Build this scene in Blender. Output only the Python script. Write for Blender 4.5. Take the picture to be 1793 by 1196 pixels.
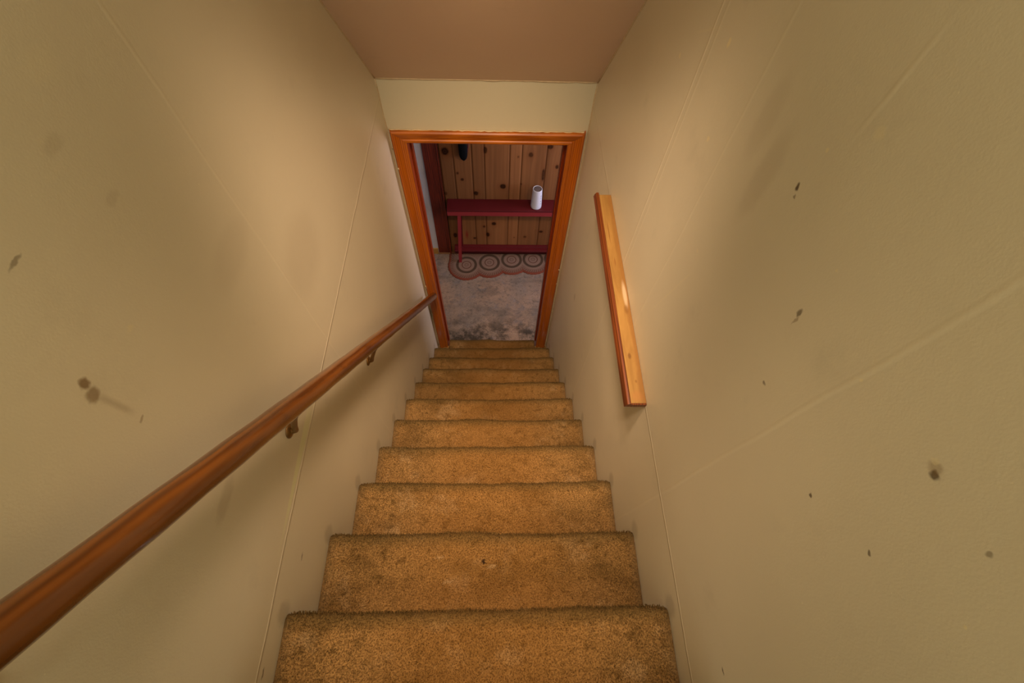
import bpy, bmesh, math, random
import numpy as np
from mathutils import Vector, Matrix
random.seed(7); rng = np.random.default_rng(7)
S = bpy.context.scene
for o in list(bpy.data.objects): bpy.data.objects.remove(o)

# ------------------------------------------------------------------ camera
# metres: x across the stair (0 = left wall, W = right wall), y down the stair, z up, camera at z = 0
W = 0.9
cam_d = bpy.data.cameras.new('camera'); cam = bpy.data.objects.new('camera', cam_d)
S.collection.objects.link(cam); S.camera = cam
F_ = Vector((0.03270644, 0.48426272, -0.8743111)); R_ = Vector((0.9994649, -0.01546208, 0.0288241)); U_ = R_.cross(F_)
cam.matrix_world = Matrix.Translation((0.49113882, 0, 0)) @ Matrix((R_, U_, -F_)).transposed().to_4x4()
cam_d.sensor_width = 36; cam_d.lens = 783.7545 / 1793 * 36; cam_d.clip_start = 0.02

# ------------------------------------------------------------------ world, lights, exposure
S.view_settings.view_transform = 'Standard'; S.view_settings.look = 'None'
S.view_settings.gamma = 1; S.view_settings.use_curve_mapping = False
S.view_settings.exposure = 0.0
wd = bpy.data.worlds.new('hall_light'); S.world = wd; wd.use_nodes = True
wd.node_tree.nodes['Background'].inputs[0].default_value = (0.86, 0.95, 0.95, 1)
wd.node_tree.nodes['Background'].inputs[1].default_value = 1.38

def light(name, kind, loc, energy, col, rot=(0, 0, 0), size=.1, size_y=None):
    l = bpy.data.lights.new(name, kind); l.energy = energy; l.color = col
    if kind == 'AREA':
        l.size = size
        if size_y: l.shape = 'RECTANGLE'; l.size_y = size_y
    else: l.shadow_soft_size = size
    o = bpy.data.objects.new(name, l); o.location = loc; o.rotation_euler = rot
    S.collection.objects.link(o); return o
light('stair_bulb', 'POINT', (.46, .16, .60), 3, (.95, 1, .78), size=.10)
for nm, y_, z_, e_, tilt, cone in (('upper_fill_spot', .12, .66, 150, 3, 46), ('lower_fill_spot', .60, .30, 260, 13, 62), ('doorway_fill_spot', 1.0, -.25, 21, 29, 66)):  # added unseen spots to brighten the steps, lower walls and door header
    dl = light(nm, 'SPOT', (.45, y_, z_), e_, (1, .71, .49), rot=(math.radians(tilt), 0, 0), size=.12)
    dl.data.spot_size = math.radians(cone); dl.data.spot_blend = 1.0
light('hall_bulb', 'POINT', (.45, -.9, 1.3), 17, (.95, 1, .78), size=.15)
light('basement_fill', 'POINT', (1.1, 2.02, -1.7), 9.0, (1, .70, .48), size=.08)  # added unseen fill aimed at the table front and boarding
light('basement_window', 'AREA', (2.35, 2.45, -2.2), 20, (.76, .74, 1.0), rot=(0, math.radians(90), 0), size=.8, size_y=.7)

# ------------------------------------------------------------------ helpers
def link(name, me, mat=None, parent=None, **props):
    o = bpy.data.objects.new(name, me); S.collection.objects.link(o)
    if mat: me.materials.append(mat)
    if parent: o.parent = parent
    for k, v in props.items(): o[k] = v
    return o
def empty(name, loc, label, cat, group=None):
    o = bpy.data.objects.new(name, None); o.location = loc; S.collection.objects.link(o)
    o.empty_display_size = .1; o['label'] = label; o['category'] = cat
    if group: o['group'] = group
    return o
def bm_mesh(name, bm, smooth=False):
    bmesh.ops.recalc_face_normals(bm, faces=bm.faces)
    me = bpy.data.meshes.new(name); bm.to_mesh(me); bm.free()
    if smooth:
        for p in me.polygons: p.use_smooth = True
    return me
def np_mesh(name, V, F, smooth=False):
    me = bpy.data.meshes.new(name); V = np.asarray(V, np.float32); F = np.asarray(F, np.int32)
    me.vertices.add(len(V)); me.vertices.foreach_set('co', V.ravel())
    n = F.shape[1]; me.loops.add(F.size); me.loops.foreach_set('vertex_index', F.ravel())
    me.polygons.add(len(F)); me.polygons.foreach_set('loop_start', np.arange(len(F), dtype=np.int32) * n)
    me.polygons.foreach_set('loop_total', np.full(len(F), n, np.int32))
    if smooth: me.polygons.foreach_set('use_smooth', np.ones(len(F), bool))
    me.update(calc_edges=True); me.validate(); return me
def box(bm, x0, x1, y0, y1, z0, z1, bev=0, seg=2):
    r = bmesh.ops.create_cube(bm, size=1)
    for v in r['verts']:
        v.co = Vector(((x0+x1)/2+v.co.x*(x1-x0), (y0+y1)/2+v.co.y*(y1-y0), (z0+z1)/2+v.co.z*(z1-z0)))
    if bev:
        es = list({e for v in r['verts'] for e in v.link_edges})
        bmesh.ops.bevel(bm, geom=es, offset=bev, segments=seg, affect='EDGES', profile=.5)
def boxobj(name, b, mat, parent=None, bev=0, off=(0, 0, 0), **props):
    bm = bmesh.new(); box(bm, b[0]-off[0], b[1]-off[0], b[2]-off[1], b[3]-off[1], b[4]-off[2], b[5]-off[2], bev)
    return link(name, bm_mesh(name, bm), mat, parent, **props)
def tube(bm, pts, rad, n=16, caps=True):
    pts = [Vector(p) for p in pts]; rings = []
    if not hasattr(rad, '__len__'): rad = [rad]*len(pts)
    up = None
    for i, p in enumerate(pts):
        t = (pts[min(i+1, len(pts)-1)] - pts[max(i-1, 0)]).normalized()
        if up is None: up = t.orthogonal().normalized()
        up = (up - t*up.dot(t)).normalized(); s = t.cross(up)
        rings.append([bm.verts.new(p + (up*math.cos(a)+s*math.sin(a))*rad[i]) for a in [2*math.pi*k/n for k in range(n)]])
    for a, b in zip(rings, rings[1:]):
        for k in range(n): bm.faces.new((a[k], a[(k+1) % n], b[(k+1) % n], b[k]))
    if caps: bm.faces.new(rings[0][::-1]); bm.faces.new(rings[-1])
def lathe(bm, prof, n=40, c=(0, 0, 0)):
    rings = []
    for r, z in prof:
        rings.append([bm.verts.new((c[0]+r*math.cos(2*math.pi*k/n), c[1]+r*math.sin(2*math.pi*k/n), c[2]+z)) for k in range(n)])
    for a, b in zip(rings, rings[1:]):
        for k in range(n): bm.faces.new((a[k], a[(k+1) % n], b[(k+1) % n], b[k]))
    bm.faces.new(rings[0][::-1]); bm.faces.new(rings[-1])

def s2l(c): return tuple(((v/255)/12.92 if v/255 < .04045 else ((v/255+.055)/1.055)**2.4) for v in c)

class NT:
    def __init__(s, name, rough=.5, spec=.5):
        s.m = bpy.data.materials.new(name); s.m.use_nodes = True; s.t = s.m.node_tree
        s.b = s.t.nodes['Principled BSDF']; s.b.inputs['Roughness'].default_value = rough
        s.b.inputs['Specular IOR Level'].default_value = spec
        s.pos = s.n('ShaderNodeNewGeometry').outputs['Position']
    def n(s, t, **kw):
        x = s.t.nodes.new(t)
        for k, v in kw.items(): setattr(x, k, v)
        return x
    def put(s, sock, v):
        if hasattr(v, 'is_output'): s.t.links.new(v, sock)
        elif isinstance(v, (tuple, list)) and len(v) == 3 and sock.type == 'RGBA': sock.default_value = (*v, 1)
        else: sock.default_value = v
    def math(s, op, a, b=0., c=None, clamp=False):
        x = s.n('ShaderNodeMath', operation=op, use_clamp=clamp); s.put(x.inputs[0], a); s.put(x.inputs[1], b)
        if c is not None: s.put(x.inputs[2], c)
        return x.outputs[0]
    def vm(s, op, a, b, out=0):
        x = s.n('ShaderNodeVectorMath', operation=op); s.put(x.inputs[0], a); s.put(x.inputs[1], b); return x.outputs[out]
    def length(s, a): return s.n_len(a)
    def n_len(s, a):
        x = s.n('ShaderNodeVectorMath', operation='LENGTH'); s.put(x.inputs[0], a); return x.outputs['Value']
    def noise(s, scale, vec=None, detail=3, rough=.5, dist=0):
        x = s.n('ShaderNodeTexNoise'); s.put(x.inputs['Vector'], vec if vec is not None else s.pos)
        x.inputs['Scale'].default_value = scale; x.inputs['Detail'].default_value = detail
        x.inputs['Roughness'].default_value = rough; x.inputs['Distortion'].default_value = dist
        return x.outputs['Fac']
    def ramp(s, v, a, b, lo=0., hi=1., smooth=True):
        x = s.n('ShaderNodeMapRange', interpolation_type='SMOOTHSTEP' if smooth else 'LINEAR'); s.put(x.inputs[0], v)
        for i, q in zip((1, 2, 3, 4), (a, b, lo, hi)): x.inputs[i].default_value = q
        return x.outputs[0]
    def mix(s, f, a, b, mode='MIX'):
        x = s.n('ShaderNodeMix', data_type='RGBA', blend_type=mode); s.put(x.inputs[0], f); s.put(x.inputs[6], a); s.put(x.inputs[7], b)
        return x.outputs[2]
    def bump(s, h, strength=.3, dist=.01):
        x = s.n('ShaderNodeBump'); x.inputs['Strength'].default_value = strength; x.inputs['Distance'].default_value = dist
        s.put(x.inputs['Height'], h); s.t.links.new(x.outputs[0], s.b.inputs['Normal'])
    def scale(s, v): return s.vm('MULTIPLY', s.pos, v)
    def xyz(s):
        x = s.n('ShaderNodeSeparateXYZ'); s.put(x.inputs[0], s.pos); return x.outputs
    def color(s, c): s.put(s.b.inputs['Base Color'], c); return s.m
    def attr(s, name): return s.n('ShaderNodeAttribute', attribute_name=name).outputs['Color']

def flat(name, col, rough=.5, spec=.5, metal=0, nscale=40, amt=.25, bump=0, stretch=(1, 1, 1)):
    t = NT(name, rough, spec); t.b.inputs['Metallic'].default_value = metal; c = s2l(col)
    f = t.noise(nscale, t.scale(stretch), 4)
    if bump: t.bump(f, bump, .002)
    return t.color(t.mix(f, tuple(v*(1-amt) for v in c), tuple(min(1, v*(1+amt)) for v in c)))

# ------------------------------------------------------------------ painted plaster
def plaster(name, base=(216, 205, 176), vseams=(), hseam=None, spots=(), patch=None, streaks=(), vary=.10):
    t = NT(name, .42, .35); p = t.xyz()
    b = s2l(base)
    c = t.mix(t.noise(1.6, detail=4), tuple(v*(1-vary) for v in b), tuple(v*(1+vary) for v in b))
    c = t.mix(t.ramp(t.noise(5.5, detail=5, rough=.6), .58, .80, 0, .28), c, tuple(v*.62 for v in b))      # grubby hand marks
    c = t.mix(t.ramp(t.noise(160, detail=2), .74, .80, 0, .35), c, tuple(min(1, v*1.5) for v in b))        # paint nibs
    h = t.math('MULTIPLY', t.noise(330, detail=3), .10)
    h = t.math('ADD', h, t.math('MULTIPLY', t.noise(60, detail=2), .16))
    h = t.math('ADD', h, t.math('MULTIPLY', t.noise(3.0, detail=2), 2.0))
    wob = t.math('MULTIPLY', t.math('SUBTRACT', t.noise(6, detail=3), .5), .012)
    def line(coord, c0, w, amt, lo=None, hi=None, other=None):
        d = t.math('ABSOLUTE', t.math('SUBTRACT', t.math('ADD', coord, wob), c0))
        m = t.ramp(d, 0, w, amt, 0)
        if lo is not None:
            m = t.math('MULTIPLY', m, t.math('MULTIPLY', t.ramp(other, lo-.04, lo+.04), t.ramp(other, hi-.04, hi+.04, 1, 0)))
        return m
    for (y0, amt, lo, hi) in vseams:
        m = line(p[1], y0, .006, amt, lo, hi, p[2])
        c = t.mix(t.math('MULTIPLY', m, .22), c, tuple(min(1, v*1.45) for v in b)); h = t.math('ADD', h, t.math('MULTIPLY', m, .45))
    if hseam is not None:
        m = line(p[2], hseam, .005, 1.0)
        c = t.mix(t.math('MULTIPLY', m, .20), c, tuple(min(1, v*1.45) for v in b)); h = t.math('ADD', h, t.math('MULTIPLY', m, .55))
        m = line(p[2], hseam-.006, .003, 1.0); c = t.mix(t.math('MULTIPLY', m, .35), c, tuple(v*.5 for v in b))
    if patch:   # fresh filler smeared along the joint: y0..y1, widening with y
        y0, y1, z0, wmin, wmax, pc = patch
        wid = t.ramp(p[1], y0, y1, wmin, wmax, False)
        d = t.math('DIVIDE', t.math('ABSOLUTE', t.math('SUBTRACT', t.math('ADD', p[2], t.math('MULTIPLY', wob, .8)), z0)), wid)
        m = t.math('MULTIPLY', t.ramp(d, .45, 1.0, 1, 0), t.math('MULTIPLY', t.ramp(p[1], y0-.05, y0+.12), t.ramp(p[1], y1-.10, y1, 1, 0)))
        c = t.mix(t.math('MULTIPLY', m, .8), c, s2l(pc))
    dn = t.n('ShaderNodeTexNoise'); dn.inputs['Scale'].default_value = 70; t.put(dn.inputs['Vector'], t.pos)
    wp = t.vm('ADD', t.pos, t.vm('MULTIPLY', t.vm('SUBTRACT', dn.outputs['Color'], (.5, .5, .5)), (0, .012, .012)))
    for (y, z, ry, rz, col, amt) in spots:
        v = t.vm('MULTIPLY', t.vm('SUBTRACT', wp, (0, y, z)), (0, 1/ry, 1/rz))
        m = t.ramp(t.n_len(v), .45, 1.1, amt, 0); c = t.mix(m, c, s2l(col))
    for (ya, za, yb, zb, w, col, amt) in streaks:   # distance to a segment in the wall plane
        a = Vector((0, ya, za)); d = Vector((0, yb, zb))-a; L = d.length; d /= L; nrm = Vector((0, -d.z, d.y))
        r = t.vm('SUBTRACT', t.pos, tuple(a))
        u = t.vm('DOT_PRODUCT', r, tuple(d), 'Value'); q = t.math('ABSOLUTE', t.vm('DOT_PRODUCT', r, tuple(nrm), 'Value'))
        m = t.math('MULTIPLY', t.ramp(q, 0, w, amt, 0), t.math('MULTIPLY', t.ramp(u, -.01, .01), t.ramp(u, L*.6, L, 1, 0)))
        c = t.mix(m, c, s2l(col))
    t.bump(h, .35, .004)
    return t.color(c)

DK = (70, 48, 22); PL = (230, 215, 170); BR = (120, 88, 45)
SCUFF = [(-0.0441+.1895*k+.004, -1.2309-.2081*k+.012, .030, .040, (110, 92, 66), .28) for k in range(0, 10)]
m_wall_l = plaster('cream_paint_left', hseam=-1.148, vseams=[(.642, .4, -2.6, -.05)],
    spots=[(.222, -.505, .008, .010, BR, .8), (.214, -.522, .012, .012, BR, .65), (.214, -.607, .006, .004, BR, .5),
           (.30, -.374, .012, .003, DK, .5), (.08, -1.262, .011, .004, DK, .6), (-.147, -1.173, .012, .004, DK, .7),
           (.502, -.29, .03, .02, PL, .15), (.438, -.342, .02, .012, BR, .12), (.445, -.425, .016, .010, BR, .12),
           (.55, -.66, .10, .05, BR, .08), (.312, -.528, .007, .005, PL, .4), (.15, -.86, .05, .02, BR, .18),
           (.118, -1.02, .006, .004, PL, .4), (.75, -.90, .14, .12, BR, .10)]+SCUFF,
    patch=(.10, .46, -1.128, .006, .026, (226, 224, 176)),
    streaks=[(.216, -.53, .217, -.60, .008, BR, .3)])
m_wall_r = plaster('cream_paint_right', hseam=-1.158, vseams=[(.923, 1, -2.3, 1.5), (.687, .4, -1.16, 1.5), (.204, .45, -1.7, 1.5), (.447, .5, -.31, -.215), (.90, .5, -1.1, 0)],
    spots=[(.473, -.421, .006, .008, DK, .9), (.466, -.432, .003, .003, DK, .6), (.322, -.500, .004, .009, DK, .7), (.318, -.512, .003, .010, BR, .5),
           (.0865, -.416, .006, .006, DK, .8), (.092, -.411, .009, .009, BR, .4), (.098, -.408, .005, .005, PL, .5), (.838, -.424, .006, .010, PL, .9),
           (.759, -.557, .006, .006, PL, .8), (1.041, -.557, .006, .007, PL, .7), (.029, -.533, .003, .003, DK, .7), (.103, -.597, .003, .003, DK, .8),
           (-.037, -.453, .003, .003, PL, .8), (-.136, -.988, .006, .003, DK, .8), (.02, -.40, .004, .004, DK, .5), (.42, -.30, .010, .010, PL, .35),
           (.27, -.62, .004, .004, DK, .6), (.55, -.47, .03, .10, BR, .12), (.62, -.42, .03, .08, BR, .10), (.20, -.45, .003, .003, PL, .7),
           (.47, -.36, .004, .004, PL, .6), (.10, -.30, .003, .003, PL, .5), (.33, -.42, .003, .003, PL, .6), (.60, -.70, .004, .004, PL, .4),
           (1.35, -1.95, .02, .03, BR, .3), (1.1, -1.3, .03, .05, BR, .25)]+SCUFF,
    streaks=[(.90, -.43, 1.02, -.50, .004, PL, .2), (.58, -.75, .66, -1.05, .004, PL, .2)])
m_header = plaster('cream_paint_header', base=(214, 202, 168), vary=.05)
m_slope = plaster('ceiling_paint', base=(212, 180, 146), vary=.06)
m_cream = plaster('cream_paint', vary=.06)
m_white = plaster('white_paint', base=(205, 205, 205), vary=.04)

# ------------------------------------------------------------------ geometry constants
Y0, Z0, RUN, RISE = -0.0441, -1.2309, 0.1895, 0.2081
YD, ZCT, SL = 1.7936, -1.0682, 1.1873          # door wall plane, its ceiling line, slope of the ceiling
YDB = 1.905                                   # room side of the door wall
ZF = Z0 - RISE*11; YW = 2.9705                # basement floor, pine wall plane
OX0, OX1, OZ = .078, .815, -1.357              # door opening

# ------------------------------------------------------------------ setting
def st(name, b, mat, bev=0, parent=None): return boxobj(name, b, mat, parent, bev, kind='structure')
st('wall_left', (-.10, 0, -1.9, YDB, ZF-.1, 2.0), m_wall_l)
st('wall_right', (W, W+.10, -1.9, YDB, ZF-.1, 2.0), m_wall_r)
bm = bmesh.new()     # wall round the doorway
box(bm, 0, OX0-.018, YD, YDB, ZF, ZCT+.1); box(bm, OX1+.018, W, YD, YDB, ZF, ZCT+.1); box(bm, OX0-.018, OX1+.018, YD, YDB, OZ+.018, ZCT+.1)
link('wall_front', bm_mesh('wall_front', bm), m_header, kind='structure')
bm = bmesh.new()     # sloping ceiling, then flat over the hall
yk = YD-(1.75-ZCT)/SL
pr = [(YD+.1, ZCT-.1*SL), (yk, 1.75), (-1.9, 1.75), (-1.9, 1.85), (yk-.02, 1.85), (YD+.1, ZCT-.1*SL+.15)]
a = [bm.verts.new((0, y, z)) for y, z in pr]; b = [bm.verts.new((W, y, z)) for y, z in pr]
bm.faces.new(a); bm.faces.new(b[::-1])
for i in range(6): bm.faces.new((a[i], b[i], b[(i+1) % 6], a[(i+1) % 6]))
link('ceiling', bm_mesh('ceiling', bm), m_slope, kind='structure')
# caulked edges between walls and ceiling, seen as a paler thread
m_caulk = flat('caulk', (196, 172, 132), .5, nscale=60)
def thread(name, pts, r, n=8):
    bm = bmesh.new(); tube(bm, pts, r, n); return link(name, bm_mesh(name, bm, True), m_caulk, kind='structure')
def wobble(a, b, n, amp):
    a, b = Vector(a), Vector(b)
    return [a.lerp(b, i/n)+Vector((random.uniform(-amp, amp), random.uniform(-amp, amp), random.uniform(-amp, amp))) for i in range(n+1)]
for i, x in enumerate((0.0, W)):
    thread('trim_%d' % (i+1), wobble((x, YD, ZCT), (x, -.3, ZCT+SL*(YD+.3)), 40, .0008), .004)
thread('trim_3', wobble((0, YD, ZCT), (W, YD, ZCT), 30, .0012), .004)
thread('trim_4', wobble((.0, YD, ZCT), (0, YD, ZF+.22), 40, .001), .0045)
thread('trim_5', wobble((W, YD, ZCT), (W, YD, ZF+.22), 40, .001), .0045)

# basement room
LX, RX, CZ = -1.0, 2.4, -1.1
st('wall_basement_left', (LX-.1, LX, YDB, YW+.1, ZF, CZ), m_white)
bm = bmesh.new()     # right wall with its window hole
box(bm, RX, RX+.1, YDB, 2.05, ZF, CZ); box(bm, RX, RX+.1, 2.85, YW+.1, ZF, CZ); box(bm, RX, RX+.1, 2.05, 2.85, ZF, -2.6); box(bm, RX, RX+.1, 2.05, 2.85, -1.8, CZ)
link('wall_basement_right', bm_mesh('wbr', bm), m_white, kind='structure')
bm = bmesh.new()
for b_ in ((2.05, 2.09, -2.6, -1.8), (2.81, 2.85, -2.6, -1.8), (2.09, 2.81, -2.6, -2.56), (2.09, 2.81, -1.84, -1.8), (2.43, 2.47, -2.56, -1.84)):
    box(bm, RX+.03, RX+.07, *b_)
link('window_1', bm_mesh('window_1', bm), m_white, kind='structure')
st('ceiling_basement', (LX, RX, YDB, YW+.1, CZ, CZ+.08), m_white)
bm = bmesh.new(); box(bm, LX, -.1, YDB-.1, YDB, ZF, CZ); box(bm, W+.1, RX, YDB-.1, YDB, ZF, CZ)
link('wall_basement_front', bm_mesh('wbf', bm), m_white, kind='structure')
st('wall_basement_back', (LX, -.088, YW-.004, YW+.1, ZF, CZ), m_white)
st('baseboard_back', (LX, -.096, YW-.018, YW-.004, ZF, ZF+.075), flat('yellow_varnish', (176, 132, 60), .4, stretch=(1, 1, 6)), .002)

# knotty pine boarding: colour computed per vertex from grain and knots
def vnoise(x, y, seed):
    r = np.random.default_rng(seed).random((64, 64)); xi = np.floor(x).astype(int); yi = np.floor(y).astype(int)
    fx = x-xi; fy = y-yi; fx = fx*fx*(3-2*fx); fy = fy*fy*(3-2*fy); g = lambda i, j: r[i % 64, j % 64]
    return (g(xi, yi)*(1-fx)+g(xi+1, yi)*fx)*(1-fy)+(g(xi, yi+1)*(1-fx)+g(xi+1, yi+1)*fx)*fy
def fbm(x, y, seed, o=4): return sum(vnoise(x*2**k, y*2**k, seed+k)/2**(k+1) for k in range(o))
seams = [.036, .143, .288, .388, .588, .684, .878, 1.02, 1.16, 1.29, 1.44, 1.58, 1.71, 1.86, 2.0, 2.14, 2.27, 2.4]
knots = [(.085, -2.329, .026, .034, 1), (.397, -2.314, .014, .03, .9), (.754, -2.35, .017, .022, .8), (.899, -2.275, .02, .02, .9), (.201, -2.599, .012, .014, .9),
    (.166, -2.535, .009, .013, .8), (.538, -2.666, .023, .024, 1), (.308, -2.744, .019, .022, 1), (.97, -2.46, .012, .02, .9), (.866, -2.542, .011, .06, .85),
    (.458, -3.107, .019, .02, 1), (.09, -3.265, .017, .03, 1), (.274, -3.303, .013, .013, .9), (.40, -3.253, .016, .028, 1), (.367, -3.145, .011, .014, .8),
    (.755, -3.281, .014, .013, .7), (.904, -3.208, .017, .014, .95), (.655, -2.37, .006, .01, .6), (.69, -2.64, .006, .008, .7),
    (.652, -3.29, .006, .007, .6), (.05, -2.75, .012, .02, .6), (.75, -1.9, .02, .02, 1), (.3, -1.6, .02, .02, 1), (1.2, -2.5, .02, .02, 1), (1.7, -2.9, .02, .02, 1)]
st_ = .005
xs = np.arange(.026, RX, st_); zs = np.arange(ZF, CZ, st_)
X, Z = np.meshgrid(xs, zs)
yo = np.zeros_like(X); board = np.searchsorted(seams, X.ravel()).reshape(X.shape)
brt = np.random.default_rng(3).uniform(.8, 1.12, 40); brt[:8] = [.6, .72, .95, .9, 1.05, 1.18, .92, .86]
for s_ in seams: yo += .006*np.clip(1-np.abs(X-s_)/.006, 0, 1)
dx = np.zeros_like(X); kd = np.zeros_like(X); halo = np.zeros_like(X)
for kx, kz, rx, rz, am in knots:
    u = (X-kx)/rx/1.15; v = (Z-kz)/rz/1.1; d = np.hypot(u, v)
    dx += -np.sign(u)*rx*1.1*np.exp(-(np.abs(u)/2.2)**1.5-(v/3.0)**2)*(1-np.exp(-np.abs(u)*2))
    same = 1.0
    e = d + .35*(fbm(X*60, Z*60, 11)-.5)
    kd = np.maximum(kd, am*np.clip((1.15-e)/.5, 0, 1)*(.9+.1*np.cos(d*9))); halo = np.maximum(halo, am*.7*np.exp(-(d/1.7)**2))
gx = X+dx
grain = fbm(gx*95+board*17, Z*1.6+board*5, 21, 3)*.6+fbm(gx*40+board*9, Z*.9+board*3, 31, 3)*.6
big = fbm(X*6+board*3, Z*2, 41)
k_ = (.66+.55*(grain-.1))*brt[board]*(.85+.3*big)
base = np.array(s2l((176, 120, 74))); dark = np.array(s2l((52, 27, 14))); red = np.array(s2l((120, 62, 30)))
col = base[None, None]*k_[..., None]*.68
col = col*(1-halo[..., None]*.6)+red*halo[..., None]*.6
col = col*(1-kd[..., None]*.97)+dark*.2*kd[..., None]*.97
sm = np.zeros_like(X)
for s_ in seams: sm = np.maximum(sm, np.clip(1-np.abs(X-s_)/.006, 0, 1))
col = col*(1-.75*sm[..., None])+dark*.5*sm[..., None]*.75
rs = np.exp(-((X-.2)/.012)**2-((Z+3.256)/.05)**2)[..., None]*.8
col = col*(1-rs)+np.array(s2l((130, 25, 25)))*rs
def grid_faces(nr, nc):
    i = np.arange(nr-1)[:, None]*nc+np.arange(nc-1)[None]; i = i.ravel(); return np.stack([i, i+1, i+nc+1, i+nc], 1)
V = np.stack([X, YW+yo, Z], -1).reshape(-1, 3)
me = np_mesh('pine', V, grid_faces(*X.shape), True)
def setcol(me, col):
    a = me.color_attributes.new('Col', 'FLOAT_COLOR', 'POINT')
    a.data.foreach_set('color', np.concatenate([col.reshape(-1, 3), np.ones((col.size//3, 1))], 1).astype(np.float32).ravel())
setcol(me, col)
t = NT('knotty_pine', .6, .08); t.bump(t.noise(60, t.scale((6, 1, .4)), 4), .12, .002)
pine = link('wall_back', me, t.color(t.attr('Col')), kind='structure')
st('wall_back_studs', (.026, RX, YW+.008, YW+.1, ZF, CZ), flat('stud', (90, 60, 40)))

# dark red-brown stained board at the left of the boarding, and floor strip
def wood(name, c0, c1, rough=.3, spec=.5, sc=(14, 14, .9), k=9, cont=(.3, .7), coat=.0, blotch=0, bump=.06):
    t = NT(name, rough, spec); 
    q = t.scale(sc); n1 = t.noise(3.0, q, 5, .6, 1.2)
    w = t.n('ShaderNodeTexWave', wave_type='BANDS', bands_direction='X'); t.put(w.inputs['Vector'], q)
    w.inputs['Scale'].default_value = k*.22; w.inputs['Distortion'].default_value = 7; w.inputs['Detail'].default_value = 3
    f = t.ramp(t.math('ADD', t.math('MULTIPLY', n1, .65), t.math('MULTIPLY', w.outputs['Fac'], .35)), *cont)
    c = t.mix(f, s2l(c0), s2l(c1))
    if blotch: c = t.mix(t.ramp(t.noise(14, t.scale((1, 1, .4)), 3), .5, .75, 0, blotch), c, tuple(v*.35 for v in s2l(c0)))
    t.b.inputs['Coat Weight'].default_value = coat; t.b.inputs['Coat Roughness'].default_value = .15
    t.bump(n1, bump, .003); return t.color(c)
m_darkwood = wood('dark_red_stained_wood', (62, 16, 8), (128, 48, 22), .35)
st('trim_6', (-.090, .026, YW-.014, YW+.09, ZF, CZ), m_darkwood, .002)
st('trim_7', (.020, .034, YW-.020, YW+.0, ZF, CZ), m_darkwood, .002)
st('baseboard_pine', (.03, RX, YW-.014, YW-.001, ZF, ZF+.018), flat('brown_strip', (110, 70, 40), .5), .003)
st('trim_8', (-.09, .026, YW-.020, YW-.014, ZF, ZF+.018), flat('pale_strip', (150, 110, 75), .5))

# ------------------------------------------------------------------ door frame
m_orange = wood('orange_varnished_pine', (150, 72, 8), (190, 100, 14), .3, .5, (18, 18, .7), coat=.25, cont=(.2, .8))
m_orange_h = wood('orange_varnished_pine_head', (156, 78, 8), (194, 106, 16), .4, .4, (.7, 18, 18), coat=.0, cont=(.2, .8))
door = link('door_1', bpy.data.meshes.new('door_1'), None, kind='structure')
prof = [(0, 0), (0, .010), (.006, .014), (.016, .014), (.020, .010), (.026, .010), (.032, .014), (.052, .020), (.062, .021), (.068, .016), (.068, 0)]  # inner edge -> outer edge
def casing(name, p0, p1, out, mat, m0, m1, w=1.0):
    """p0->p1 inner edge line; out = direction to the outer edge; m0/m1 = mitre at the ends (1 or 0)."""
    bm = bmesh.new(); p0, p1, out = Vector(p0), Vector(p1), Vector(out); d = (p1-p0).normalized(); N = 30
    rows = []
    for i in range(N+1):
        rows.append([])
        for (u, h) in prof:
            u *= w
            a = p0-d*u*m0; b = p1+d*u*m1
            q = a.lerp(b, i/N)+out*u+Vector((0, -1, 0))*h
            rows[-1].append(bm.verts.new(q))
    for r0, r1 in zip(rows, rows[1:]):
        for k in range(len(prof)): bm.faces.new((r0[k], r0[(k+1) % len(prof)], r1[(k+1) % len(prof)], r1[k]))
    bm.faces.new(rows[0]); bm.faces.new(rows[-1][::-1])
    return link(name, bm_mesh(name, bm), mat, door)
zt = Z0-RISE*10-.003
casing('casing', (OX0, YD, zt), (OX0, YD, OZ), (-1, 0, 0), m_orange, 0, 1, .95)
casing('casing', (OX1, YD, zt), (OX1, YD, OZ), (1, 0, 0), m_orange, 0, 1, 1.05)
casing('casing', (OX0, YD, OZ), (OX1, YD, OZ), (0, 0, 1), m_orange_h, 1, 1, .9)
m_jamb = wood('brown_varnished_jamb', (90, 28, 6), (150, 58, 14), .3, .5, (26, 26, 1.1))
boxobj('jamb', (OX0-.018, OX0-.001, YD+.0005, YDB+.004, ZF+.004, OZ+.018), m_jamb, door, .001)
boxobj('jamb', (OX1+.001, OX1+.018, YD+.0005, YDB+.004, ZF+.004, OZ+.018), m_jamb, door, .001)
boxobj('head_jamb', (OX0-.0005, OX1+.0005, YD+.0005, YDB+.004, OZ+.001, OZ+.018), m_jamb, door, .001)
boxobj('door_stop', (OX0-.0008, OX0+.010, YD+.05, YD+.085, zt, OZ+.0005), m_jamb, door, .001)
boxobj('door_stop', (OX1-.010, OX1+.0008, YD+.05, YD+.085, zt, OZ+.0005), m_jamb, door, .001)
boxobj('door_stop', (OX0+.0102, OX1-.0102, YD+.05, YD+.085, OZ-.010, OZ+.0005), m_jamb, door, .001)
m_fleck = flat('dried_paint', (214, 190, 145), .6)
bm = bmesh.new()                                        # drips of wall paint and filler on the edges of the casing
for k in range(34):
    side = random.random() < .5; z = random.uniform(zt+.1, OZ+.06)
    x = (OX0-.064 if side else OX1+.070)+random.uniform(-.004, .004)
    r = random.uniform(.0015, .004); m = Matrix.Translation((x, YD-.008-random.random()*.012, z)) @ Matrix.Diagonal((1.4, .7, random.uniform(.6, 2.2), 1))
    bmesh.ops.create_icosphere(bm, subdivisions=1, radius=r, matrix=m)
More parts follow.
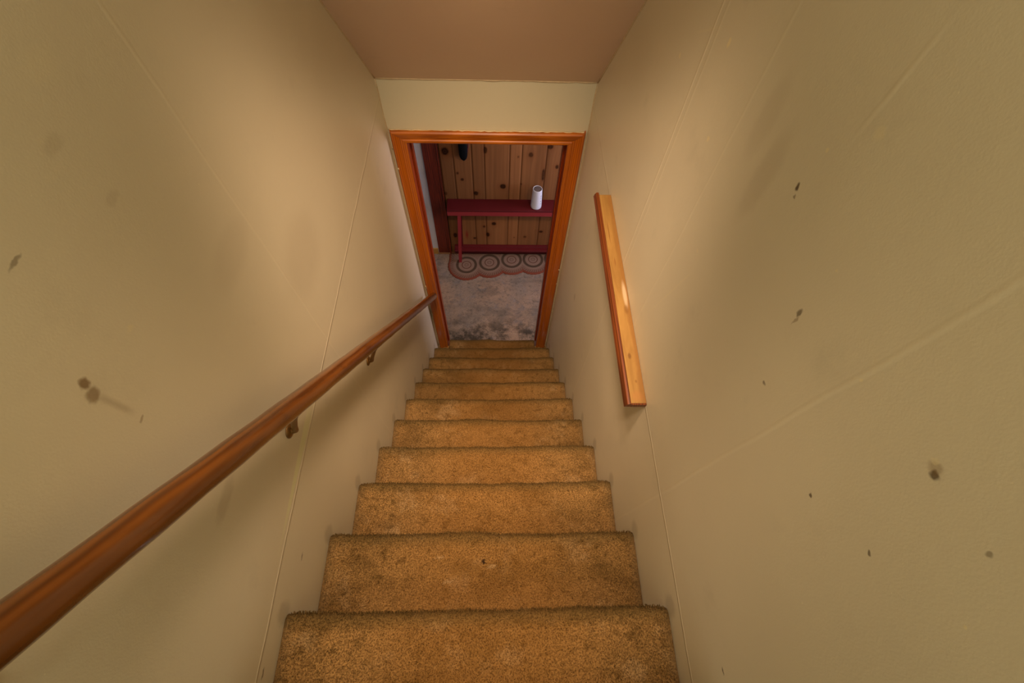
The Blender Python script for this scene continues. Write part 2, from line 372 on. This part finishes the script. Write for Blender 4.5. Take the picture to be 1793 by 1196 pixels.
pts = wobble((OX0-.07, YD-.004, OZ+.063), (OX1+.075, YD-.004, OZ+.063), 60, .0016)
tube(bm, pts, [random.uniform(.0015, .004) for _ in pts], 6)
link('paint_flecks', bm_mesh('paint_flecks', bm, True), m_fleck, door)

# ------------------------------------------------------------------ stair with carpet
def carpet_mat(name, cols, streak=(1, 1, 1), sheen=.15):
    t = NT(name, .95, .08); a, b, c_, d_ = [s2l(c) for c in cols]; p = t.xyz()
    n1 = t.noise(2.3, detail=3); n2 = t.noise(9, detail=4, rough=.65); n3 = t.noise(260, t.scale(streak), 2)
    c = t.mix(t.ramp(n1, .38, .62), a, b)
    c = t.mix(t.ramp(n2, .52, .72, 0, .7), c, c_)
    c = t.mix(t.ramp(t.noise(38, detail=4, rough=.75), .50, .68, 0, .7), c, d_)
    c = t.mix(t.ramp(t.noise(5, t.scale((1, 2.2, 1)), 4, .6), .48, .68, 0, .45), c, d_)
    c = t.mix(t.ramp(n3, .35, .65, .0, .45), c, tuple(v*.35 for v in d_))
    return t, c, p, n3
t, c, p, n3 = carpet_mat('tan_carpet', [(168, 130, 78), (146, 112, 66), (186, 154, 108), (94, 70, 34)])
cx = t.ramp(t.math('ABSOLUTE', t.math('SUBTRACT', p[0], .47)), .10, .36, .42, 0)        # worn brown walking line in the middle
c = t.mix(cx, c, s2l((136, 93, 40)))
ed = t.math('ADD', t.ramp(p[0], 0, .035, .45, 0), t.ramp(p[0], W-.035, W, 0, .45))      # darker along the walls
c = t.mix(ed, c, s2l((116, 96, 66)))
c = t.mix(t.math('MULTIPLY', t.ramp(t.attr('Col'), .05, .95), .62), c, s2l((84, 70, 40)))  # darker olive towards each nosing
wp = t.vm('ADD', t.pos, t.vm('MULTIPLY', t.vm('SUBTRACT', t.noise(120), (.5, .5, .5)), (.02, .02, 0)))
v = t.vm('MULTIPLY', t.vm('SUBTRACT', wp, (.452, .070, -1.43)), (1/.009, 1/.009, 1/.05))
c = t.mix(t.ramp(t.n_len(v), .4, 1.1, .9, 0), c, s2l((38, 26, 20)))
for (sx, sy) in ((.325, .083), (.475, .058), (.35, .02)):
    v = t.vm('MULTIPLY', t.vm('SUBTRACT', wp, (sx, sy, -1.43)), (1/.018, 1/.006, 1/.05))
    c = t.mix(t.ramp(t.n_len(v), .3, 1.1, .28, 0), c, s2l((206, 176, 130)))
t.bump(n3, .6, .004); m_carpet = t.color(c)

T = .016                                    # carpet thickness over the wooden tread
def step_profile(last=False):
    """(y, z) along the carpet: back of the tread, flat, over the nosing, down the riser; nosing tip at y=0, tread top z=0."""
    pts = [(-RUN-.012, 0)]; N = 22
    for i in range(1, N+1): pts.append((-RUN-.012+(RUN+.012-.017)*i/N, 0))
    for k in range(1, 9):
        a = math.pi/2-k*math.radians(125)/8; pts.append((-.017+.017*math.cos(a), -.017+.017*math.sin(a)))
    y, z = pts[-1]
    for k in range(1, 4): pts.append((y+(-.017-y)*k/3, z-.008*k))
    for k in range(1, 10): pts.append((-.017, pts[13+17][1] if False else z-.024-(RISE-.01+z-.024)*k/9))
    return pts
PR = step_profile(); PA = np.array(PR)
def step_surface(seed, nx=60):
    """wavy carpet surface: (nx+1, len) grid of points"""
    X = np.linspace(.002, W-.002, nx+1)[:, None]*np.ones(len(PA))[None]
    Y = PA[None, :, 0]+0*X; Z_ = PA[None, :, 1]+0*X
    nz = np.clip((PA[:, 0]+.06)/.05, 0, 1)[None]                  # only near the nosing
    wv = (fbm(X*5+seed*3.1, Y*0+seed, 51)-.5)
    Y = Y+nz*wv*.020; Z_ = Z_+wv*.012*nz+(fbm(X*9+seed, Y*9+seed, 61)-.5)*.005
    tr = np.zeros(len(PA)); L = np.concatenate([[0], np.cumsum(np.hypot(*np.diff(PA, axis=0).T))])
    return X, Y, Z_, L
def step_meshes(seed, spacing, width):
    X, Y, Z_, L = step_surface(seed)
    nr, nc = X.shape
    V = np.stack([X, Y, Z_], -1).reshape(-1, 3); F = grid_faces(nr, nc)
    # close the block underneath
    top = V.copy(); nb = len(V)
    bY = np.full_like(V[:, 1], 0); Vb = V.copy(); Vb[:, 1] = np.minimum(V[:, 1], -.03); Vb[:, 2] = -RISE-.002
    b0 = nb; V = np.concatenate([V, Vb]);
    F = np.concatenate([F[:, ::-1], F+b0])
    side = []
    def strip(idx):
        for p_, q_ in zip(idx, idx[1:]): side.append((p_, q_, q_+b0, p_+b0))
    strip([j for j in range(nc)]); strip([(nr-1)*nc+j for j in range(nc)][::-1]); strip([i*nc for i in range(nr)][::-1]); strip([i*nc+nc-1 for i in range(nr)])
    F = np.concatenate([F, np.array(side)])
    me = np_mesh('step', V, F, True)
    def nosing_dark(m, yy):  # mask rising towards the nosing tip, for the darker tone
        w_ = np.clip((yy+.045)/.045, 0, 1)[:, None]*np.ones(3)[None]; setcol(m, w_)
    nosing_dark(me, V[:, 1])
    # pile
    nu = int(W/spacing); Lmax = L[-6]; nv = int(Lmax/spacing)
    U = (np.arange(nu)[:, None]+rng.uniform(-.5, .5, (nu, nv))+.5)/nu; Vv = (np.arange(nv)[None]+rng.uniform(-.5, .5, (nu, nv))+.5)/nv
    U = np.clip(U, .004, .996).ravel()*(nr-1); l = Vv.ravel()*Lmax
    j = np.clip(np.searchsorted(L, l)-1, 0, nc-2); fj = (l-L[j])/(L[j+1]-L[j]); i = np.minimum(U.astype(int), nr-2); fi = U-i
    P3 = np.stack([X, Y, Z_], -1)
    P = (P3[i, j]*(1-fi)[:, None]*(1-fj)[:, None]+P3[i+1, j]*fi[:, None]*(1-fj)[:, None]+P3[i, j+1]*(1-fi)[:, None]*fj[:, None]+P3[i+1, j+1]*fi[:, None]*fj[:, None])
    tg = PA[np.minimum(j+1, nc-1)]-PA[j]; tg = tg/np.hypot(*tg.T)[:, None]; nrm = np.stack([0*tg[:, 0], -tg[:, 1], tg[:, 0]], 1)
    nrm[:, 1] = -tg[:, 1]; n = len(P)
    lean = np.stack([fbm(P[:, 0]*30, P[:, 1]*30+P[:, 2]*30, 71+seed)-.5, fbm(P[:, 0]*30+9, P[:, 1]*30+P[:, 2]*30, 81+seed)-.5, 0*P[:, 0]], 1)*2.2+rng.normal(0, .38, (n, 3))
    ax = nrm+lean; ax /= np.linalg.norm(ax, axis=1)[:, None]
    # never point back into the carpet
    dt = (ax*nrm).sum(1); ax = ax+nrm*np.clip(.35-dt, 0, 1)[:, None]; ax /= np.linalg.norm(ax, axis=1)[:, None]
    r = rng.normal(0, 1, (n, 3)); s1 = np.cross(ax, r); s1 /= np.linalg.norm(s1, axis=1)[:, None]; s2 = np.cross(ax, s1)
    h = rng.uniform(.005, .0095, n)[:, None]; w = width*rng.uniform(.7, 1.2, n)[:, None]
    base = P-nrm*.001
    edge = np.clip(np.minimum(P[:, 0], W-P[:, 0])/.012, .15, 1)[:, None]; ax = ax*edge
    vs = []
    for k in range(3):
        a = 2*math.pi*k/3; vs.append(base+(s1*math.cos(a)+s2*math.sin(a))*w)
    for k in range(3):
        a = 2*math.pi*k/3+.5; vs.append(base+ax*h*.75+(s1*math.cos(a)+s2*math.sin(a))*w*.75)
    vs.append(base+ax*h)
    VV = np.stack(vs, 1).reshape(-1, 3); VV[:, 0] = np.clip(VV[:, 0], .0005, W-.0005); o = np.arange(n)[:, None]*7
    tri = np.concatenate([o+np.array([[a, b, c]]) for a, b, c in ((0, 1, 4), (0, 4, 3), (1, 2, 5), (1, 5, 4), (2, 0, 3), (2, 3, 5), (3, 4, 6), (4, 5, 6), (5, 3, 6))])
    pm = np_mesh('carpet_pile', VV, tri); nosing_dark(pm, np.repeat(P[:, 1], 7)); return me, pm
stair = empty('staircase', (0, Y0, Z0), 'steep straight staircase covered in worn tan shag carpet between two cream walls', 'staircase')
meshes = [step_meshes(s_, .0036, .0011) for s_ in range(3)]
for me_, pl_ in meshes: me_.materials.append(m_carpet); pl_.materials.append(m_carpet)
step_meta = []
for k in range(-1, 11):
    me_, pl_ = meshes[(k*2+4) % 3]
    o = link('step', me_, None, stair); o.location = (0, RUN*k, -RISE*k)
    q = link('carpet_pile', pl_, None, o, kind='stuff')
    if k == 10:      # bottom step runs inside the doorway: narrower between the jambs
        sc = (OX1-OX0-.022)/W; o.scale = (sc, 1, 1); o.location.x = OX0+.011
st('floor_hall', (0, W, -1.9, Y0-RUN-.03, Z0-.2, Z0+RISE-.006), m_carpet)
# tread carpet beside the casings (the bottom tread runs under them)
st('trim_9', (0, OX0+.009, Y0+RUN*9-.02, YD+.001, zt-.18, zt), m_carpet)
st('trim_10', (OX1-.009, W, Y0+RUN*9-.02, YD+.001, zt-.18, zt), m_carpet)

# ------------------------------------------------------------------ basement floor
t, c, p, n3 = carpet_mat('grey_carpet', [(190, 164, 144), (166, 152, 142), (138, 136, 140), (116, 108, 102)], (1.6, .5, 1))
dirt = t.math('MULTIPLY', t.ramp(t.noise(7, detail=5, rough=.7), .42, .62), t.ramp(p[1], 2.30, 2.0, 0, .9))
c = t.mix(dirt, c, s2l((62, 58, 52)))
t.bump(n3, .7, .005); m_grey = t.color(c)
fl = st('floor', (LX, RX, 1.825, YW+.1, ZF-.1, ZF), m_grey)
nx_, ny_ = 300, 330; n = nx_*ny_
P = np.stack([np.tile(np.linspace(-.1, 1.1, nx_), ny_), np.repeat(np.linspace(1.85, 2.95, ny_), nx_), np.full(n, ZF-.001)], 1)+rng.uniform(-.002, .002, (n, 3))*[1, 1, 0]
ax = np.array([0, 0, 1.])+np.stack([fbm(P[:, 0]*20, P[:, 1]*12, 91)-.5, fbm(P[:, 0]*20+7, P[:, 1]*12, 95)-.5, 0*P[:, 0]], 1)*2+rng.normal(0, .3, (n, 3))
ax /= np.linalg.norm(ax, axis=1)[:, None]; ax[:, 2] = np.abs(ax[:, 2]); h = rng.uniform(.005, .009, n)[:, None]
r = rng.normal(0, 1, (n, 3)); s1 = np.cross(ax, r); s1 /= np.linalg.norm(s1, axis=1)[:, None]; s2 = np.cross(ax, s1)
VV = np.stack([P+(s1*math.cos(a)+s2*math.sin(a))*.0016 for a in (0, 2.1, 4.2)]+[P+ax*h], 1).reshape(-1, 3); o_ = np.arange(n)[:, None]*4
tri = np.concatenate([o_+np.array([[a, b, c_]]) for a, b, c_ in ((0, 1, 3), (1, 2, 3), (2, 0, 3))])
link('carpet_pile', np_mesh('floor_pile', VV, tri), m_grey, fl, kind='stuff')

# ------------------------------------------------------------------ handrail
m_rail = wood('brown_varnished_rail', (84, 44, 10), (124, 72, 22), .25, .5, (10, .9, .9), coat=.5, blotch=.35, cont=(.2, .8))
rA, rB = Vector((.070, 1.700, -2.4505)), Vector((.070, .050, -.553)); rd = (rB-rA).normalized(); rC = rA+rd*2.75
rail = empty('handrail', tuple(rA), 'long round brown wooden handrail running down the left wall', 'handrail')
bm = bmesh.new(); N = 60; L_ = (rC-rA).length; R0 = .0235
pts = [Vector((0, 0, 0)), rd*.002]+[rd*(L_*i/N) for i in range(1, N+1)]
tube(bm, pts, [R0-.002, R0]+[R0*(1+.02*math.sin(i*1.7)) for i in range(N)], 28)
link('rail', bm_mesh('rail', bm, True), m_rail, rail)
m_brass = flat('tarnished_brass', (128, 92, 44), .4, metal=.5, nscale=60, amt=.4)
for by in (.336, .767, -.09):
    rz = rA.z+(by-rA.y)*rd.z/rd.y
    bm = bmesh.new(); 
    base = Vector((0, by, rz-.158))
    c0 = [base+Vector((x, 0, 0)) for x in (.0005, .003, .006, .008)]
    tube(bm, c0, [.019, .019, .014, .007], 20)
    arm = [base+Vector((.006, 0, 0)), base+Vector((.016, 0, .004)), base+Vector((.024, 0, .030)), base+Vector((.045, 0, .085)), base+Vector((.062, 0, .115)), base+Vector((.070, 0, .128))]
    sp = []
    for i in range(len(arm)-1):
        for k in range(5): sp.append(arm[i].lerp(arm[i+1], k/5))
    sp.append(arm[-1]); tube(bm, sp, [.0085-.003*i/len(sp) for i in range(len(sp))], 12)
    for v in bm.verts: v.co -= rA
    br = link('bracket', bm_mesh('bracket', bm, True), m_brass, rail)
    bm = bmesh.new(); p0 = Vector((.07, by, rz))-Vector((0, -rd.z, rd.y)).normalized()*(-1)*0
    nv = Vector((0, rd.z, -rd.y)); nv = nv if nv.z < 0 else -nv
    tube(bm, [p0+nv*.0215-rd*.028-rA, p0+nv*.0215+rd*.028-rA], .006, 10)
    link('saddle', bm_mesh('saddle', bm, True), m_brass, br)

# ------------------------------------------------------------------ ledge on the right wall
lz = -1.142; ly0, ly1 = .436, 1.236
led = empty('wall_ledge', (W, ly0, lz), 'narrow horizontal wooden ledge on the right wall with bare yellow top', 'ledge')
t = NT('bare_yellow_wood', .55, .3); p = t.xyz()
n1 = t.noise(6, t.scale((9, 1, 9)), 5, .6, .6); c = t.mix(t.ramp(n1, .3, .7), s2l((142, 104, 50)), s2l((164, 124, 64)))
c = t.mix(t.ramp(t.math('ADD', p[0], t.math('MULTIPLY', t.noise(14, detail=4), .016)), .889, .900, 0, .8), c, s2l((138, 96, 46)))
for (y, x, ry, rx, am, cc) in ((.585, .873, .012, .006, .8, (110, 72, 30)), (.505, .880, .006, .004, .6, (120, 80, 34)), (.80, .889, .06, .008, .5, (226, 205, 170)), (.745, .886, .02, .008, .6, (120, 80, 34)),
        (1.06, .870, .06, .002, .6, (110, 60, 24)), (.93, .875, .02, .003, .5, (120, 70, 30)), (.46, .877, .02, .02, .35, (170, 110, 60))):
    v = t.vm('MULTIPLY', t.vm('SUBTRACT', t.pos, (x, y, 0)), (1/rx, 1/ry, 0)); c = t.mix(t.ramp(t.n_len(v), .4, 1.1, am, 0), c, s2l(cc))
t.bump(n1, .1, .003); m_bare = t.color(c)
m_redwood = wood('red_brown_stained_wood', (84, 38, 10), (122, 60, 20), .4, .4, (22, 1.2, 22))
off = (W, ly0, lz)
boxobj('board', (.856, W-.0005, ly0+.004, ly1, lz-.016, lz), m_bare, led, .001, off)
bm = bmesh.new()
prf = [(.8565, -.016), (.8565, .001), (.853, .0035), (.847, .002), (.842, -.006), (.840, -.016)]
a = [bm.verts.new((x-W, 0, z)) for x, z in prf]; b = [bm.verts.new((x-W, ly1-ly0+.008, z)) for x, z in prf]
bm.faces.new(a); bm.faces.new(b[::-1])
for i in range(6): bm.faces.new((a[i], b[i], b[(i+1) % 6], a[(i+1) % 6]))
link('moulding', bm_mesh('moulding', bm), m_redwood, led, label='red-brown stained moulding strip')
boxobj('end_strip', (.8567, W-.0005, ly0-.0005, ly0+.0038, lz-.017, lz-.001), m_redwood, led, 0, off)

# ------------------------------------------------------------------ red side table
m_red = NT('dark_red_paint', .45, .4); c_ = m_red.mix(m_red.noise(9, detail=4), s2l((84, 18, 22)), s2l((98, 24, 30)))
c_ = m_red.mix(m_red.ramp(m_red.noise(70, detail=3), .68, .78, 0, .3), c_, s2l((130, 50, 56))); m_red = m_red.color(c_)
tz = -2.806; tx0, tx1 = .058, 1.35; ty0 = 2.834; ty1 = YW-.002
tab = empty('side_table', (.7, 2.9, ZF), 'narrow dark red painted side table against the knotty pine boards', 'table')
off = (.7, 2.9, ZF)
boxobj('tabletop', (tx0, tx1, ty0-.002, ty1, tz-.020, tz), m_red, tab, .003, off)
m_red2 = NT('red_paint_lit_front', .4, .4); c_ = m_red2.mix(m_red2.noise(12, detail=4), s2l((140, 44, 50)), s2l((156, 54, 58))); m_red2 = m_red2.color(c_)  # front light put into the colour: brighter red on apron and front legs
boxobj('apron', (tx0, tx1, ty0, ty0+.018, tz-.067, tz-.0205), m_red2, tab, .002, off, label='red front rail with front light in its colour')
def bar(name, p0, p1, w, mat, parent, off):
    bm = bmesh.new(); r = bmesh.ops.create_cube(bm, size=1); p0, p1 = Vector(p0)-Vector(off), Vector(p1)-Vector(off)
    for v in r['verts']:
        c = p0.lerp(p1, v.co.z+.5); v.co = Vector((c.x+v.co.x*w, c.y+v.co.y*w, c.z))
    bmesh.ops.bevel(bm, geom=list(bm.edges), offset=.002, segments=2, affect='EDGES')
    return link(name, bm_mesh(name, bm), mat, parent)
for (xa, xb, y) in ((.162, .126, 2.862), (1.25, 1.28, 2.862), (.162, .135, 2.952), (1.25, 1.28, 2.952)):
    bar('leg', (xa, y, tz-.0205), (xb, y-(.012 if y < 2.9 else -.0), ZF+.0145), .026, m_red2 if y < 2.9 else m_red, tab, off)
boxobj('lower_shelf', (.075, tx1-.02, 2.888, 2.9365, ZF+.108, ZF+.128), m_red, tab, .003, off)
boxobj('shelf_rail', (.075, tx1-.02, 2.9366, YW-.003, ZF+.03, ZF+.131), m_red, tab, .003, off)

# white tapered cylinder on the table
cup = empty('white_canister', (.823, 2.888, tz), 'small white tapered canister with grey top standing on the red side table', 'canister')
bm = bmesh.new(); lathe(bm, [(.040, 0), (.0455, .004), (.047, .012), (.0465, .04), (.044, .10), (.041, .16), (.0395, .188), (.0385, .194), (.0350, .194), (.0345, .190)], 48)
t = NT('white_plastic', .3, .5); c = t.mix(t.noise(30), s2l((214, 218, 228)), s2l((226, 228, 236)))
for (dz, w_) in ((.14, .006), (.12, .004), (.085, .006), (.06, .004)):
    v = t.vm('MULTIPLY', t.vm('SUBTRACT', t.pos, (.855, 2.858, tz+dz)), (1/.005, 1/.02, 1/w_)); c = t.mix(t.ramp(t.n_len(v), .5, 1.1, .7, 0), c, s2l((70, 76, 90)))
link('body', bm_mesh('body', bm, True), t.color(c), cup)
bm = bmesh.new(); lathe(bm, [(.0343, .186), (.0343, .1905), (.032, .1915), (.001, .1915)], 40)
link('top_cap', bm_mesh('top_cap', bm, True), flat('grey_mesh', (110, 100, 96), .7, nscale=300, amt=.4), cup, label='grey speckled top cap')

# black thing hanging on the boarding
hang = empty('hanging_pouch', (.228, YW-.03, -2.05), 'slim black pouch with rounded bottom hanging on the pine boards', 'pouch')
bm = bmesh.new(); rings = []; n = 24; M = 16
for i in range(M+1):
    z = -.335*i/M; f = i/M; hw = .038-.006*f; hd = .024
    if f > .8: q = math.sqrt(max(0, 1-((f-.8)/.205)**2)); hw *= q; hd *= q
    if f < .08: hd *= .5+f*6
    rings.append([bm.verts.new((hw*math.copysign(abs(math.cos(a))**.8, math.cos(a)), hd*math.copysign(abs(math.sin(a))**.8, math.sin(a)), z)) for a in [2*math.pi*k/n for k in range(n)]])
for a, b in zip(rings, rings[1:]):
    for k in range(n): bm.faces.new((a[k], a[(k+1) % n], b[(k+1) % n], b[k]))
bm.faces.new(rings[0]); bm.faces.new(rings[-1])
link('body', bm_mesh('body', bm, True), flat('black_fabric', (12, 15, 17), .8, .1), hang)
bm = bmesh.new(); tube(bm, [(.034, .004, -.01), (.043, .008, -.10), (.042, .01, -.20), (.030, .012, -.27)], .005, 8); link('strap', bm_mesh('strap', bm, True), flat('maroon_cord', (110, 50, 45), .7), hang)
bm = bmesh.new(); tube(bm, [(-.01, 0, -.01), (-.008, 0, .04), (0, 0, .06), (.008, 0, .04), (.01, 0, -.01)], .003, 8); link('loop', bm_mesh('loop', bm, True), flat('black_cord', (20, 20, 20), .7), hang)
bm = bmesh.new(); tube(bm, [(0, .028, .045), (0, .005, .045), (0, -.010, .052), (0, -.014, .066)], .003, 8); link('hook', bm_mesh('hook', bm, True), m_brass, hang)

# ------------------------------------------------------------------ scalloped rug
cs = [(.187, 2.808), (.412, 2.839), (.632, 2.876), (.846, 2.882), (1.06, 2.885), (1.27, 2.885)]; RO = .182
g = .0025; xs = np.arange(0, 1.47, g); ys = np.arange(2.60, YW-.022, g); X, Y = np.meshgrid(xs, ys)
D = np.stack([np.hypot(X-a, Y-b) for a, b in cs]); d = D.min(0); ci = D.argmin(0); ang = np.arctan2(Y-np.array([c[1] for c in cs])[ci], X-np.array([c[0] for c in cs])[ci])
inside = (d < RO+.004*np.abs(np.sin(ang*14))) | ((Y > 2.84) & (X > .012) & (X < 1.44))
bx = np.minimum(X-.012, 1.44-X); dd = np.where(Y > 2.84, np.minimum(d, RO-np.minimum(bx, .05)), d)
dd = np.where(d < .105, d, dd)
ed = np.clip((RO-dd)/.008, 0, 1); ring = np.abs(np.sin(dd/.0125*math.pi/1)); hatch = .5+.5*np.sin(ang*44+dd*120)
Zr = ZF+.003+.010*ed**.5*(.70+.22*ring+.08*hatch)
beige = np.array(s2l((140, 114, 98))); olive = np.array(s2l((78, 62, 48))); rust = np.array(s2l((126, 62, 44))); brown = np.array(s2l((96, 62, 48)))
def band(a, b, s_=.004): return np.clip((dd-a)/s_, 0, 1)*np.clip((b-dd)/s_, 0, 1)
col = np.ones(X.shape+(3,))*beige
for w_, c_ in ((band(.014, .021), brown), (band(.038, .050), brown), (band(.074, .108, .008)*.95, olive), (band(.060, .066)*.2, brown),
               (np.clip((dd-.112)/.03, 0, 1)*(.05+.85*hatch), brown), (band(.155, .30, .014)*.85, rust)):
    col = col*(1-w_[..., None])+c_*w_[..., None]
col *= (.82+.25*hatch[..., None]*np.clip(dd/.03, 0, 1)[..., None])*(.75+.25*ring[..., None])
idx = np.full(X.shape, -1); keep = inside; idx[keep] = np.arange(keep.sum())
V = np.stack([X, Y, Zr], -1)[keep]; q = grid_faces(*X.shape); q = idx.ravel()[q]; q = q[(q >= 0).all(1)]
# thickness: bottom sheet with side walls
nt = len(V); Vb = V.copy(); Vb[:, 2] = ZF+.0015
E = np.concatenate([q[:, [0, 1]], q[:, [1, 2]], q[:, [2, 3]], q[:, [3, 0]]]); key = E[:, 0]*nt+E[:, 1]; rk = E[:, 1]*nt+E[:, 0]
bd = E[~np.isin(key, rk)]
F = np.concatenate([q, q[:, ::-1]+nt, np.stack([bd[:, 1], bd[:, 0], bd[:, 0]+nt, bd[:, 1]+nt], 1)])
me = np_mesh('rug', np.concatenate([V, Vb]), F, True); setcol(me, np.concatenate([col[keep], col[keep]]))
t = NT('braided_wool', .9, .1); t.bump(t.noise(500), .3, .003); m_rug = t.color(t.attr('Col'))
link('braided_rug', me, m_rug, label='scalloped braided rug of beige and rust medallions under the red table', category='rug')
